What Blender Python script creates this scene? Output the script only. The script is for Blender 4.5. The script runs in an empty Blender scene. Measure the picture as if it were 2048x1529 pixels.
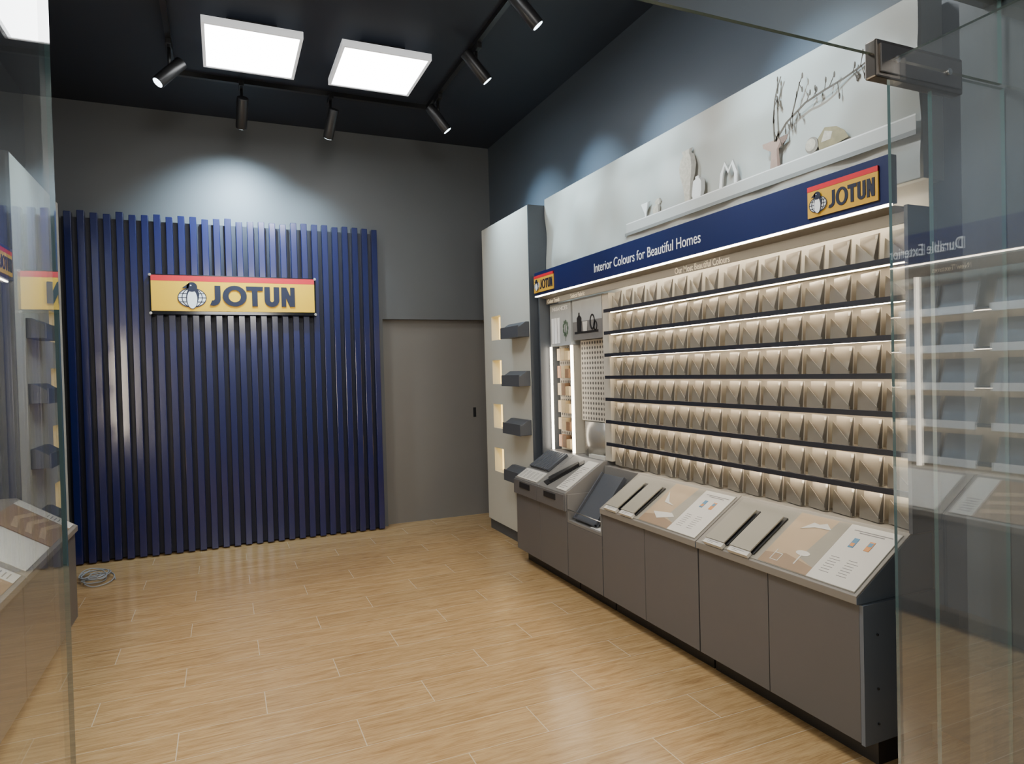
import bpy, bmesh, math, random
from mathutils import Vector, Matrix
random.seed(4)
sc = bpy.context.scene
COL = sc.collection

# ------------------------------------------------------------------ materials
def nodes(m):
    m.use_nodes = True
    return m.node_tree.nodes, m.node_tree.links

def mat(name, col, rough=0.5, metal=0.0, var=0.06, scale=8.0, bump=0.0, bscale=200.0, spec=0.5, stretch=None, coat=0.0, glow=0.0):
    m = bpy.data.materials.new(name)
    n, l = nodes(m)
    b = n["Principled BSDF"]
    b.inputs["Roughness"].default_value = rough
    b.inputs["Metallic"].default_value = metal
    b.inputs["Specular IOR Level"].default_value = spec
    if glow > 0:
        b.inputs["Emission Color"].default_value = (*col, 1); b.inputs["Emission Strength"].default_value = glow
    if coat > 0:
        b.inputs["Coat Weight"].default_value = coat; b.inputs["Coat Roughness"].default_value = .14; b.inputs["Coat IOR"].default_value = 1.6
    tc = n.new("ShaderNodeTexCoord")
    mp = n.new("ShaderNodeMapping")
    if stretch: mp.inputs["Scale"].default_value = stretch
    l.new(tc.outputs["Object"], mp.inputs["Vector"])
    nz = n.new("ShaderNodeTexNoise"); nz.inputs["Scale"].default_value = scale; nz.inputs["Detail"].default_value = 3
    l.new(mp.outputs[0], nz.inputs["Vector"])
    mx = n.new("ShaderNodeMix"); mx.data_type = 'RGBA'
    mx.inputs[6].default_value = (*[c * (1 - var) for c in col], 1)
    mx.inputs[7].default_value = (*[min(1, c * (1 + var)) for c in col], 1)
    l.new(nz.outputs[0], mx.inputs[0]); l.new(mx.outputs[2], b.inputs["Base Color"])
    if bump > 0:
        n2 = n.new("ShaderNodeTexNoise"); n2.inputs["Scale"].default_value = bscale
        l.new(mp.outputs[0], n2.inputs["Vector"])
        bp = n.new("ShaderNodeBump"); bp.inputs["Strength"].default_value = bump; bp.inputs["Distance"].default_value = 0.01
        l.new(n2.outputs[0], bp.inputs["Height"]); l.new(bp.outputs[0], b.inputs["Normal"])
    return m

def emit(name, col, s):
    m = bpy.data.materials.new(name)
    n, l = nodes(m)
    b = n["Principled BSDF"]
    b.inputs["Base Color"].default_value = (*col, 1)
    b.inputs["Emission Color"].default_value = (*col, 1)
    b.inputs["Emission Strength"].default_value = s
    return m

def glassmat(name, tint, ior=1.5, haze=0.0):
    m = bpy.data.materials.new(name)
    n, l = nodes(m)
    n.clear()
    o = n.new("ShaderNodeOutputMaterial"); mx = n.new("ShaderNodeMixShader")
    t = n.new("ShaderNodeBsdfTransparent"); t.inputs[0].default_value = (*tint, 1)
    g = n.new("ShaderNodeBsdfGlossy"); g.inputs["Roughness"].default_value = 0.003
    f = n.new("ShaderNodeFresnel")
    geo = n.new("ShaderNodeNewGeometry")
    # thin pane: same reflectance whichever face is hit
    inv = n.new("ShaderNodeMath"); inv.operation = 'MULTIPLY_ADD'
    inv.inputs[1].default_value = 1 / ior - ior; inv.inputs[2].default_value = ior
    l.new(geo.outputs["Backfacing"], inv.inputs[0]); l.new(inv.outputs[0], f.inputs[0])
    # pale veil mixed into the colour, imitating bright haze on the glass
    tr = n.new("ShaderNodeBsdfDiffuse"); tr.inputs[0].default_value = (.66, .70, .73, 1)
    dm = n.new("ShaderNodeMixShader")
    nz = n.new("ShaderNodeTexNoise"); nz.inputs["Scale"].default_value = 2.5; nz.inputs["Detail"].default_value = 4
    tc = n.new("ShaderNodeTexCoord"); l.new(tc.outputs["Object"], nz.inputs[0])
    hz = n.new("ShaderNodeMath"); hz.operation = 'MULTIPLY'; hz.inputs[1].default_value = haze * 2; l.new(nz.outputs[0], hz.inputs[0])
    l.new(hz.outputs[0], dm.inputs[0]); l.new(t.outputs[0], dm.inputs[1]); l.new(tr.outputs[0], dm.inputs[2])
    l.new(f.outputs[0], mx.inputs[0]); l.new(dm.outputs[0], mx.inputs[1]); l.new(g.outputs[0], mx.inputs[2])
    l.new(mx.outputs[0], o.inputs[0])
    return m

M = {}
M['wall'] = mat("wall_paint_grey", (0.088, 0.092, 0.094), 0.5, var=0.04, scale=3, bump=0.05)
M['wallblue'] = mat("wall_paint_slate", (0.060, 0.075, 0.094), 0.45, var=0.04, scale=3, bump=0.05)
M['ceil'] = mat("ceiling_paint", (0.015, 0.020, 0.032), 0.6, var=0.05, scale=3)
M['door'] = mat("door_laminate", (0.145, 0.135, 0.120), 0.45, var=0.04, scale=4)
M['navy'] = mat("navy_lacquer", (0.0012, 0.0052, 0.058), 0.32, metal=0.0, var=0.15, scale=5, bump=0.03, bscale=60, spec=.45, coat=.75)
M['navyback'] = mat("navy_backing", (0.001, 0.002, 0.014), 0.5)
M['header'] = mat("header_blue", (0.0015, 0.008, 0.062), 0.4, var=0.04)
M['ink'] = mat("logo_navy", (0.003, 0.006, 0.024), 0.5)
M['yellow'] = mat("sign_yellow", (0.78, 0.43, 0.008), 0.5, var=0.02)
M['yellow2'] = mat("badge_ochre", (0.60, 0.33, 0.02), 0.5, var=0.02)
M['red'] = mat("sign_red", (0.58, 0.010, 0.02), 0.45, var=0.02)
M['white'] = mat("white_print", (0.80, 0.80, 0.78), 0.45, var=0.02)
M['frame'] = mat("light_frame_glow", (0.80, 0.82, 0.84), 0.45, var=0.02, glow=.55)  # faint emission added so the unlit frame reads white
M['black'] = mat("black_satin", (0.012, 0.012, 0.013), 0.38, var=0.1)
M['blackgl'] = mat("black_acrylic", (0.01, 0.011, 0.014), 0.12, var=0.1)
M['steel'] = mat("brushed_steel", (0.45, 0.45, 0.43), 0.28, metal=1.0, var=0.08, scale=40)
M['bronze'] = mat("patch_metal", (0.13, 0.115, 0.10), 0.35, metal=1.0, var=0.08, scale=30)
M['bronze2'] = mat("patch_cover_metal", (0.20, 0.18, 0.16), 0.3, metal=1.0, var=0.25, scale=12)
M['cab'] = mat("cabinet_laminate", (0.096, 0.090, 0.086), 0.42, var=0.04, scale=6)
M['cabside'] = mat("cabinet_side_lightened", (0.115, 0.13, 0.15), 0.42, var=0.04, scale=6)  # cabinet laminate lightened to make up for little light on this side
M['cabdark'] = mat("cabinet_dark", (0.055, 0.062, 0.072), 0.45, var=0.06)
M['boxgrey'] = mat("display_box_grey", (0.15, 0.143, 0.133), 0.42, var=0.05)
M['tray'] = mat("tray_grey", (0.055, 0.06, 0.07), 0.42, var=0.06)
M['board'] = mat("texture_board_grey", (0.16, 0.185, 0.21), 0.5, var=0.1)
M['counter'] = mat("counter_taupe", (0.19, 0.172, 0.145), 0.42, var=0.04)
M['beige'] = mat("column_beige", (0.47, 0.46, 0.40), 0.5, var=0.03)
M['rack'] = mat("rack_back_taupe", (0.40, 0.365, 0.30), 0.5, var=0.04)
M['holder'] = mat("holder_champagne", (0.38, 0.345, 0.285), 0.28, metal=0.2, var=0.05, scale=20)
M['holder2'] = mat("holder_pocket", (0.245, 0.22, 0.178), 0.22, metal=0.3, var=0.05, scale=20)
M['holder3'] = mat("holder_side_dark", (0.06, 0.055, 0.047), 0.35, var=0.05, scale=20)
M['shelf'] = mat("shelf_edge_dark", (0.012, 0.014, 0.022), 0.4)
M['cream'] = mat("cream_letters", (0.85, 0.78, 0.62), 0.5, var=0.02)
M['canvas'] = mat("mural_canvas", (0.37, 0.37, 0.325), 0.4, var=0.24, scale=1.3, bump=0.0)
M['ledge'] = mat("mural_ledge_print", (0.42, 0.415, 0.375), 0.5, var=0.05)
M['ledge2'] = mat("mural_ledge_shadow", (0.20, 0.20, 0.18), 0.6, var=0.03)
M['clay'] = mat("print_clay", (0.44, 0.39, 0.30), 0.6, var=0.4, scale=50)
M['clayd'] = mat("print_clay_dark", (0.20, 0.175, 0.135), 0.6, var=0.3, scale=50)
M['clay2'] = mat("print_pink_clay", (0.17, 0.105, 0.075), 0.6, var=0.15, scale=30)
M['clay2l'] = mat("print_pink_clay_light", (0.33, 0.22, 0.165), 0.6, var=0.15, scale=30)
M['gold'] = mat("print_ochre", (0.22, 0.18, 0.09), 0.6, var=0.4, scale=30)
M['twig'] = mat("print_twig", (0.075, 0.055, 0.035), 0.7, var=0.2)
M['paper'] = mat("card_paper", (0.50, 0.48, 0.43), 0.5, var=0.02)
M['printw'] = mat("print_white", (0.72, 0.71, 0.66), 0.5, var=0.02)
M['papersh'] = mat("print_white_shade", (0.27, 0.26, 0.23), 0.5, var=0.05)
M['textgrey'] = mat("fine_print", (0.16, 0.15, 0.14), 0.6)
M['room'] = mat("print_interior_beige", (0.35, 0.255, 0.155), 0.4, var=0.18, scale=5)
M['room2'] = mat("print_interior_brown", (0.22, 0.145, 0.085), 0.4, var=0.2, scale=6)
M['sample'] = mat("sample_board", (0.24, 0.222, 0.18), 0.3, var=0.05)
M['photo_g'] = mat("print_grey_photo", (0.32, 0.33, 0.32), 0.5, var=0.15, scale=10)
M['photo_d'] = mat("print_dark_photo", (0.14, 0.135, 0.13), 0.5, var=0.15, scale=10)
M['green'] = mat("print_plant", (0.06, 0.10, 0.06), 0.6)
M['blueprint'] = mat("print_blue", (0.05, 0.17, 0.28), 0.5)
M['orange'] = mat("print_orange", (0.50, 0.20, 0.05), 0.5)
M['wood1'] = mat("sample_wood_light", (0.58, 0.42, 0.22), 0.5, var=0.2, scale=20, stretch=(1, 1, 6))
M['wood2'] = mat("sample_wood_red", (0.45, 0.20, 0.08), 0.5, var=0.2, scale=20, stretch=(1, 1, 6))
M['wood3'] = mat("sample_wood_brown", (0.22, 0.12, 0.06), 0.5, var=0.2, scale=20, stretch=(1, 1, 6))
M['satin'] = mat("satin_roll", (0.34, 0.315, 0.27), 0.25, metal=0.5, var=0.05)
M['glassedge'] = mat("glass_edge_green", (0.05, 0.10, 0.095), 0.15, var=0.1)
M['pier'] = mat("pier_dark", (0.036, 0.048, 0.052), 0.4, var=0.3, scale=5)
M['cable'] = mat("cable_grey", (0.25, 0.26, 0.27), 0.5)
M['glass'] = glassmat("clear_glass", (0.965, 0.98, 0.975), 1.5, .02)
M['glassr'] = glassmat("clear_glass_boosted", (0.96, 0.97, 0.97), 2.3, .035)  # index raised for stronger reflections, painted haze brightens the pane
M['led'] = emit("led_warm", (1.0, 0.85, 0.64), 32.0)
M['ledl'] = emit("led_warm_opposite", (1.0, 0.85, 0.64), 20.0)
M['ledh'] = emit("led_header", (1.0, 0.87, 0.68), 18.0)
M['ledv'] = emit("led_vertical", (1.0, 0.89, 0.72), 14.0)
M['ledw'] = emit("led_vertical_weak", (1.0, 0.89, 0.72), 4.0)
M['ledvl'] = emit("led_vertical_opposite", (1.0, 0.86, 0.66), 80.0)
M['niche'] = emit("niche_glow", (1.0, 0.68, 0.20), 2.8)
M['panel'] = emit("panel_diffuser", (0.96, 0.98, 1.0), 17.0)
M['lens'] = emit("spot_lens", (0.75, 0.9, 1.0), 10.0)

def pegmat():
    m = mat("pegboard", (0.40, 0.36, 0.29), 0.5)
    n, l = nodes(m)
    b = n["Principled BSDF"]
    src = b.inputs["Base Color"].links[0].from_socket
    tc = n.new("ShaderNodeTexCoord"); sp = n.new("ShaderNodeSeparateXYZ"); l.new(tc.outputs["Object"], sp.inputs[0])
    outs = []
    for ax in (1, 2):
        a = n.new("ShaderNodeMath"); a.operation = 'MULTIPLY'; a.inputs[1].default_value = 27; l.new(sp.outputs[ax], a.inputs[0])
        f = n.new("ShaderNodeMath"); f.operation = 'FRACT'; l.new(a.outputs[0], f.inputs[0])
        s = n.new("ShaderNodeMath"); s.operation = 'SUBTRACT'; s.inputs[1].default_value = .5; l.new(f.outputs[0], s.inputs[0])
        p = n.new("ShaderNodeMath"); p.operation = 'MULTIPLY'; l.new(s.outputs[0], p.inputs[0]); l.new(s.outputs[0], p.inputs[1]); outs.append(p)
    ad = n.new("ShaderNodeMath"); ad.operation = 'ADD'; l.new(outs[0].outputs[0], ad.inputs[0]); l.new(outs[1].outputs[0], ad.inputs[1])
    lt = n.new("ShaderNodeMath"); lt.operation = 'LESS_THAN'; lt.inputs[1].default_value = .09; l.new(ad.outputs[0], lt.inputs[0])
    mx = n.new("ShaderNodeMix"); mx.data_type = 'RGBA'; mx.inputs[7].default_value = (.04, .035, .03, 1)
    l.new(lt.outputs[0], mx.inputs[0]); l.new(src, mx.inputs[6]); l.new(mx.outputs[2], b.inputs["Base Color"])
    return m
M['peg'] = pegmat()

def floormat():
    m = bpy.data.materials.new("oak_plank_tile")
    n, l = nodes(m)
    b = n["Principled BSDF"]
    def mth(op, a=None, c=None, v1=None, v2=None, v3=None):
        x = n.new("ShaderNodeMath"); x.operation = op
        if a is not None: l.new(a, x.inputs[0])
        if c is not None: l.new(c, x.inputs[1])
        if v1 is not None: x.inputs[0].default_value = v1
        if v2 is not None: x.inputs[1].default_value = v2
        if v3 is not None: x.inputs[2].default_value = v3
        return x.outputs[0]
    tc = n.new("ShaderNodeTexCoord"); sp = n.new("ShaderNodeSeparateXYZ"); l.new(tc.outputs["Object"], sp.inputs[0])
    W, Lp = 0.228, 1.06
    yy = mth('DIVIDE', mth('SUBTRACT', sp.outputs[1], v2=3.374), v2=W)
    row = mth('FLOOR', yy)
    fy = mth('FRACT', yy)
    xx = mth('ADD', mth('DIVIDE', mth('ADD', sp.outputs[0], v2=.57), v2=Lp), mth('MULTIPLY', row, v2=.6667))
    colm = mth('FLOOR', xx); fx = mth('FRACT', xx)
    def edge(f, w):
        s = mth('SUBTRACT', None, f, v1=1.0)
        return mth('LESS_THAN', mth('MINIMUM', f, s), v2=w)
    g = mth('MAXIMUM', edge(fy, 0.0015 / W), edge(fx, 0.0020 / Lp))
    cv = n.new("ShaderNodeCombineXYZ"); l.new(row, cv.inputs[0]); l.new(colm, cv.inputs[1])
    wn = n.new("ShaderNodeTexWhiteNoise"); wn.noise_dimensions = '2D'; l.new(cv.outputs[0], wn.inputs[0])
    off = n.new("ShaderNodeVectorMath"); off.operation = 'MULTIPLY_ADD'
    l.new(wn.outputs["Color"], off.inputs[0]); off.inputs[1].default_value = (13, 17, 9); l.new(tc.outputs["Object"], off.inputs[2])
    mp = n.new("ShaderNodeMapping"); mp.inputs["Scale"].default_value = (1.5, 15, 1); l.new(off.outputs[0], mp.inputs[0])
    n1 = n.new("ShaderNodeTexNoise"); n1.inputs["Scale"].default_value = 2.6; n1.inputs["Detail"].default_value = 9; n1.inputs["Roughness"].default_value = .68; n1.inputs["Distortion"].default_value = .8
    l.new(mp.outputs[0], n1.inputs[0])
    mp2 = n.new("ShaderNodeMapping"); mp2.inputs["Scale"].default_value = (5, 130, 1); l.new(off.outputs[0], mp2.inputs[0])
    n2 = n.new("ShaderNodeTexNoise"); n2.inputs["Scale"].default_value = 2; n2.inputs["Detail"].default_value = 3; l.new(mp2.outputs[0], n2.inputs[0])
    cr = n.new("ShaderNodeValToRGB")
    e = cr.color_ramp.elements
    e[0].position = .28; e[0].color = (.265, .155, .066, 1)
    e[1].position = .70; e[1].color = (.50, .340, .165, 1)
    k = e.new(.48); k.color = (.405, .258, .114, 1)
    l.new(n1.outputs[0], cr.inputs[0])
    mm = n.new("ShaderNodeMix"); mm.data_type = 'RGBA'; mm.blend_type = 'MULTIPLY'; mm.inputs[0].default_value = .5
    cr2 = n.new("ShaderNodeValToRGB"); cr2.color_ramp.elements[0].position = .35; cr2.color_ramp.elements[0].color = (.62, .56, .50, 1); cr2.color_ramp.elements[1].position = .6; cr2.color_ramp.elements[1].color = (1, 1, 1, 1)
    l.new(n2.outputs[0], cr2.inputs[0]); l.new(cr.outputs[0], mm.inputs[6]); l.new(cr2.outputs[0], mm.inputs[7])
    hv = n.new("ShaderNodeHueSaturation"); l.new(mm.outputs[2], hv.inputs["Color"])
    l.new(mth('MULTIPLY_ADD', wn.outputs["Value"], v2=.12, v3=.97), hv.inputs["Value"])
    mx = n.new("ShaderNodeMix"); mx.data_type = 'RGBA'; l.new(g, mx.inputs[0]); l.new(hv.outputs[0], mx.inputs[6]); mx.inputs[7].default_value = (.52, .42, .28, 1)
    l.new(mx.outputs[2], b.inputs["Base Color"])
    b.inputs["Roughness"].default_value = .20
    b.inputs["Specular IOR Level"].default_value = .65
    bp = n.new("ShaderNodeBump"); bp.inputs["Strength"].default_value = .08; bp.inputs["Distance"].default_value = .004
    l.new(n2.outputs[0], bp.inputs["Height"]); l.new(bp.outputs[0], b.inputs["Normal"])
    return m
M['floor'] = floormat()

# ------------------------------------------------------------------ geometry helpers
class Fr:
    def __init__(s, O, U, V):
        s.O = Vector(O); s.U = Vector(U).normalized(); s.V = Vector(V).normalized(); s.W = s.U.cross(s.V)
    def p(s, u, v, w=0): return s.O + s.U * u + s.V * v + s.W * w
WORLD = Fr((0, 0, 0), (1, 0, 0), (0, 1, 0))

def box(bm, a, b, c, d, e, f, mi=0, F=WORLD):
    vs = [bm.verts.new(F.p(x, y, z)) for x in (a, b) for y in (c, d) for z in (e, f)]
    for q in ((0, 1, 3, 2), (4, 6, 7, 5), (0, 4, 5, 1), (2, 3, 7, 6), (0, 2, 6, 4), (1, 5, 7, 3)):
        fc = bm.faces.new([vs[i] for i in q]); fc.material_index = mi

def poly(bm, F, pts, w0, w1, mi=0):
    a = [bm.verts.new(F.p(u, v, w0)) for u, v in pts]
    b = [bm.verts.new(F.p(u, v, w1)) for u, v in pts]
    n = len(pts)
    fs = [bm.faces.new(a[::-1]), bm.faces.new(b)]
    for i in range(n): fs.append(bm.faces.new((a[i], a[(i + 1) % n], b[(i + 1) % n], b[i])))
    for f in fs: f.material_index = mi

def prism(bm, pts, y0, y1, mi=0):   # pts in XZ
    F = Fr((0, 0, 0), (1, 0, 0), (0, 0, 1))
    poly(bm, F, pts, -y0, -y1, mi)

def ell(cu, cv, ru, rv, n=32, a0=0, a1=2 * math.pi):
    full = abs(a1 - a0 - 2 * math.pi) < 1e-6
    k = n if full else n + 1
    return [(cu + ru * math.cos(a0 + (a1 - a0) * i / n), cv + rv * math.sin(a0 + (a1 - a0) * i / n)) for i in range(k)]

def stroke(bm, F, pts, t, w0, w1, mi=0, closed=False):
    n = len(pts)
    L, R = [], []
    for i in range(n):
        if closed: a, b = pts[(i - 1) % n], pts[(i + 1) % n]
        else: a, b = pts[max(0, i - 1)], pts[min(n - 1, i + 1)]
        d = Vector((b[0] - a[0], b[1] - a[1]));  d = d.normalized() if d.length > 0 else Vector((1, 0))
        nx = (-d.y * t / 2, d.x * t / 2)
        L.append((pts[i][0] + nx[0], pts[i][1] + nx[1])); R.append((pts[i][0] - nx[0], pts[i][1] - nx[1]))
    for i in range(n if closed else n - 1):
        j = (i + 1) % n
        poly(bm, F, [L[i], R[i], R[j], L[j]], w0, w1, mi)

def cyl(bm, p0, p1, r0, r1=None, n=24, mi=0):
    p0, p1 = Vector(p0), Vector(p1); r1 = r0 if r1 is None else r1
    d = (p1 - p0).normalized(); a = d.orthogonal().normalized(); b = d.cross(a)
    A = [bm.verts.new(p0 + (a * math.cos(t) + b * math.sin(t)) * r0) for t in [2 * math.pi * i / n for i in range(n)]]
    B = [bm.verts.new(p1 + (a * math.cos(t) + b * math.sin(t)) * r1) for t in [2 * math.pi * i / n for i in range(n)]]
    bm.faces.new(A[::-1]).material_index = mi; bm.faces.new(B).material_index = mi
    for i in range(n):
        f = bm.faces.new((A[i], A[(i + 1) % n], B[(i + 1) % n], B[i])); f.material_index = mi; f.smooth = True

ORG = {}
def reg(o, org, parent):
    if parent is not None:
        o.parent = parent; o.location = org - ORG[parent.name]
    else: o.location = org
    ORG[o.name] = org

def tag(o, label, cat, group, kind):
    if label: o["label"] = label
    if cat: o["category"] = cat
    if group: o["group"] = group
    if kind: o["kind"] = kind

def mk(name, bm, mats, parent=None, label=None, cat=None, group=None, kind=None, bevel=0.0, org=None, zero=False):
    bmesh.ops.recalc_face_normals(bm, faces=bm.faces)
    me = bpy.data.meshes.new(name)
    vs = [v.co for v in bm.verts]
    mn = Vector([min(v[i] for v in vs) for i in range(3)]); mx_ = Vector([max(v[i] for v in vs) for i in range(3)])
    o_ = Vector(((mn.x + mx_.x) / 2, (mn.y + mx_.y) / 2, mn.z)) if org is None else Vector(org)
    if zero: o_ = Vector((0, 0, 0))
    for v in bm.verts: v.co -= o_
    bm.to_mesh(me); bm.free()
    if not isinstance(mats, (list, tuple)): mats = [mats]
    for m in mats: me.materials.append(M[m] if isinstance(m, str) else m)
    o = bpy.data.objects.new(name, me); COL.objects.link(o)
    reg(o, o_, parent); tag(o, label, cat, group, kind)
    if bevel > 0:
        b = o.modifiers.new("bevel", 'BEVEL'); b.width = bevel; b.segments = 2; b.limit_method = 'ANGLE'
    return o

def empty(name, loc, label=None, cat=None, group=None, parent=None):
    o = bpy.data.objects.new(name, None); o.empty_display_size = .05; COL.objects.link(o)
    reg(o, Vector(loc), parent); tag(o, label, cat, group, None)
    return o

def dup(o, delta, parent=None):
    c = o.copy(); COL.objects.link(c)
    if parent is None: c.location = o.location + Vector(delta)
    else: c.parent = parent
    ORG[c.name] = ORG[o.name] + Vector(delta)
    for ch in list(o.children): dup(ch, delta, c)
    return c

def B(name, dims, mats, **k):
    bm = bmesh.new(); F = k.pop('F', WORLD)
    box(bm, *dims, F=F)
    return mk(name, bm, mats, **k)

def glyphs(s, bold):
    c = bpy.data.curves.new("t", "FONT"); c.body = s; c.size = 1; c.offset = bold; c.extrude = .5; c.resolution_u = 4
    to = bpy.data.objects.new("t", c); COL.objects.link(to)
    dg = bpy.context.evaluated_depsgraph_get(); dg.update()
    me = bpy.data.meshes.new_from_object(to.evaluated_get(dg))
    bpy.data.objects.remove(to)
    bm = bmesh.new(); bm.from_mesh(me); bpy.data.meshes.remove(me)
    for f in bm.faces: f.material_index = 0
    return bm

def fit(bm, F, u0, u1, v0, v1, w0, w1):
    xs = [v.co.x for v in bm.verts]; ys = [v.co.y for v in bm.verts]
    x0, x1, y0, y1 = min(xs), max(xs), min(ys), max(ys)
    for v in bm.verts:
        v.co = F.p(u0 + (v.co.x - x0) / (x1 - x0) * (u1 - u0), v0 + (v.co.y - y0) / (y1 - y0) * (v1 - v0), w0 + (v.co.z + .5) * (w1 - w0))

def text(name, s, F, u0, u1, v0, v1, w0, w1, m, parent, bold=0.0, label=None):
    bm = glyphs(s, bold); fit(bm, F, u0, u1, v0, v1, w0, w1)
    return mk(name, bm, m, parent=parent, label=label)

def jotun(F, u0, u1, v0, v1, w0, w1, parent):
    """five bold capitals drawn as outlines: J O T U N"""
    W, Hh = u1 - u0, v1 - v0
    bm = bmesh.new()
    t = min(Hh * .29, W * .066)
    def P(x, y): return (u0 + x * W, v0 + y * Hh)
    cnt = [0]
    def q(pts):
        cnt[0] += 1
        poly(bm, F, pts, w0, w1 + (cnt[0] % 7) * .00004, 0)
    # J
    xr = u0 + W * .130; R = min(Hh * .36, W * .11)
    out = [(xr, v1)]; inn = [(xr - t, v1)]
    for i in range(13):
        a = -math.pi * .5 * i / 12 * 1.25
        out.append((xr - R + R * math.cos(a), v0 + R + R * math.sin(a)))
        inn.append((xr - R + (R - t) * math.cos(a), v0 + R + (R - t) * math.sin(a)))
    for i in range(len(out) - 1): q([out[i], inn[i], inn[i + 1], out[i + 1]])
    # O
    cx, cy = u0 + W * .290, (v0 + v1) / 2; rx, ry = W * .138, Hh * .52
    n = 40
    for i in range(n):
        a, b = 2 * math.pi * i / n, 2 * math.pi * (i + 1) / n
        ix, iy = rx - t * 1.02, ry - t * .80
        q([(cx + rx * math.cos(a), cy + ry * math.sin(a)), (cx + ix * math.cos(a), cy + iy * math.sin(a)), (cx + ix * math.cos(b), cy + iy * math.sin(b)), (cx + rx * math.cos(b), cy + ry * math.sin(b))])
    # T
    q([P(.425, .79), P(.616, .79), P(.620, 1), P(.421, 1)])
    tx = u0 + W * .521
    q([(tx - t / 2, v0), (tx + t / 2, v0), (tx + t / 2, v0 + Hh * .81), (tx - t / 2, v0 + Hh * .81)])
    # U
    xl, xr2 = u0 + W * .635, u0 + W * .812; R = (xr2 - xl) / 2; cxu = (xl + xr2) / 2; cyu = v0 + R * .95
    q([(xl, cyu), (xl + t, cyu), (xl + t, v1), (xl, v1)]); q([(xr2 - t, cyu), (xr2, cyu), (xr2, v1), (xr2 - t, v1)])
    for i in range(16):
        a, b = math.pi + math.pi * i / 16, math.pi + math.pi * (i + 1) / 16
        ri = R - t
        q([(cxu + R * math.cos(a), cyu + R * math.sin(a)), (cxu + R * math.cos(b), cyu + R * math.sin(b)), (cxu + ri * math.cos(b), cyu + (R * .95 - t * .85) * math.sin(b)), (cxu + ri * math.cos(a), cyu + (R * .95 - t * .85) * math.sin(a))])
    # N
    xl, xr3 = u0 + W * .836, u1; tn = t * .85
    q([(xl, v0), (xl + tn, v0), (xl + tn, v1), (xl, v1)]); q([(xr3 - tn, v0), (xr3, v0), (xr3, v1), (xr3 - tn, v1)])
    q([(xl, v1), (xl + t * .95, v1), (xr3, v0), (xr3 - t * .95, v0)])
    return mk("lettering", bm, "ink", parent=parent, label="raised navy letters")

def emblem(F, cu, cv, s, w, parent):
    """bird in front of a gridded globe; s = full width"""
    bm = bmesh.new()
    rx, ry = .5 * s, .37 * s
    poly(bm, F, ell(cu, cv, rx, ry), w, w + .004, 0)
    for k in (.72,):
        for sg in (-1, 1):
            stroke(bm, F, [(cu + sg * rx * k * math.cos(a), cv + ry * math.sin(a)) for a in [-math.pi / 2 + math.pi * i / 12 for i in range(13)]], .03 * s, w + .003, w + .005, 1)
    for k in (-.45, .0, .45):
        h = math.sqrt(1 - k * k) * rx
        stroke(bm, F, [(cu - h, cv + k * ry), (cu + h, cv + k * ry)], .03 * s, w + .003, w + .005, 1)
    stroke(bm, F, ell(cu, cv, rx, ry), .03 * s, w + .003, w + .0052, 1, closed=True)
    poly(bm, F, ell(cu, cv - .02 * s, .215 * s, .42 * s), w + .005, w + .0065, 1)
    poly(bm, F, ell(cu, cv - .06 * s, .180 * s, .36 * s), w + .006, w + .0075, 0)
    poly(bm, F, ell(cu + .0 * s, cv + .42 * s, .19 * s, .19 * s), w + .006, w + .0085, 1)
    poly(bm, F, [(cu - .08 * s, cv + .59 * s), (cu - .36 * s, cv + .37 * s), (cu - .12 * s, cv + .36 * s)], w + .006, w + .0085, 1)
    poly(bm, F, [(cu + .17 * s, cv + .40 * s), (cu + .26 * s, cv + .15 * s), (cu + .22 * s, cv - .1 * s), (cu + .10 * s, cv + .3 * s)], w + .006, w + .008, 1)
    poly(bm, F, ell(cu - .04 * s, cv + .48 * s, .028 * s, .024 * s, 12), w + .008, w + .0095, 0)
    return mk("emblem", bm, ["white", "ink"], parent=parent, label="navy bird and globe emblem on white")

def logo_sign(name, F, u0, u1, v0, v1, w0, yel, label, cat, parent=None, big=False):
    h = v1 - v0
    th = .012 if big else .006
    bm = bmesh.new()
    box(bm, u0, u1, v0, v1, w0, w0 + th, 0, F)
    if parent is None: root = mk(name, bm, yel, label=label, cat=cat)
    else: root = mk(name, bm, yel, parent=parent, label=label)
    bm = bmesh.new(); box(bm, u0, u1, v1 - h * .15, v1 + .001, w0 - .001, w0 + th + .001, 0, F); mk("red_stripe", bm, "red", parent=root, label="red stripe along the top edge")
    W = u1 - u0
    jotun(F, u0 + W * .335, u0 + W * .87 if big else u0 + W * .96, v0 + h * .16, v0 + h * .74 if big else v0 + h * .70, w0 + th, w0 + th + (.008 if big else .002), root)
    emblem(F, u0 + W * (.235 if big else .170), v0 + h * (.38 if big else .38), (.165 if big else .26) * W, w0 + th, root)
    return root

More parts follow.
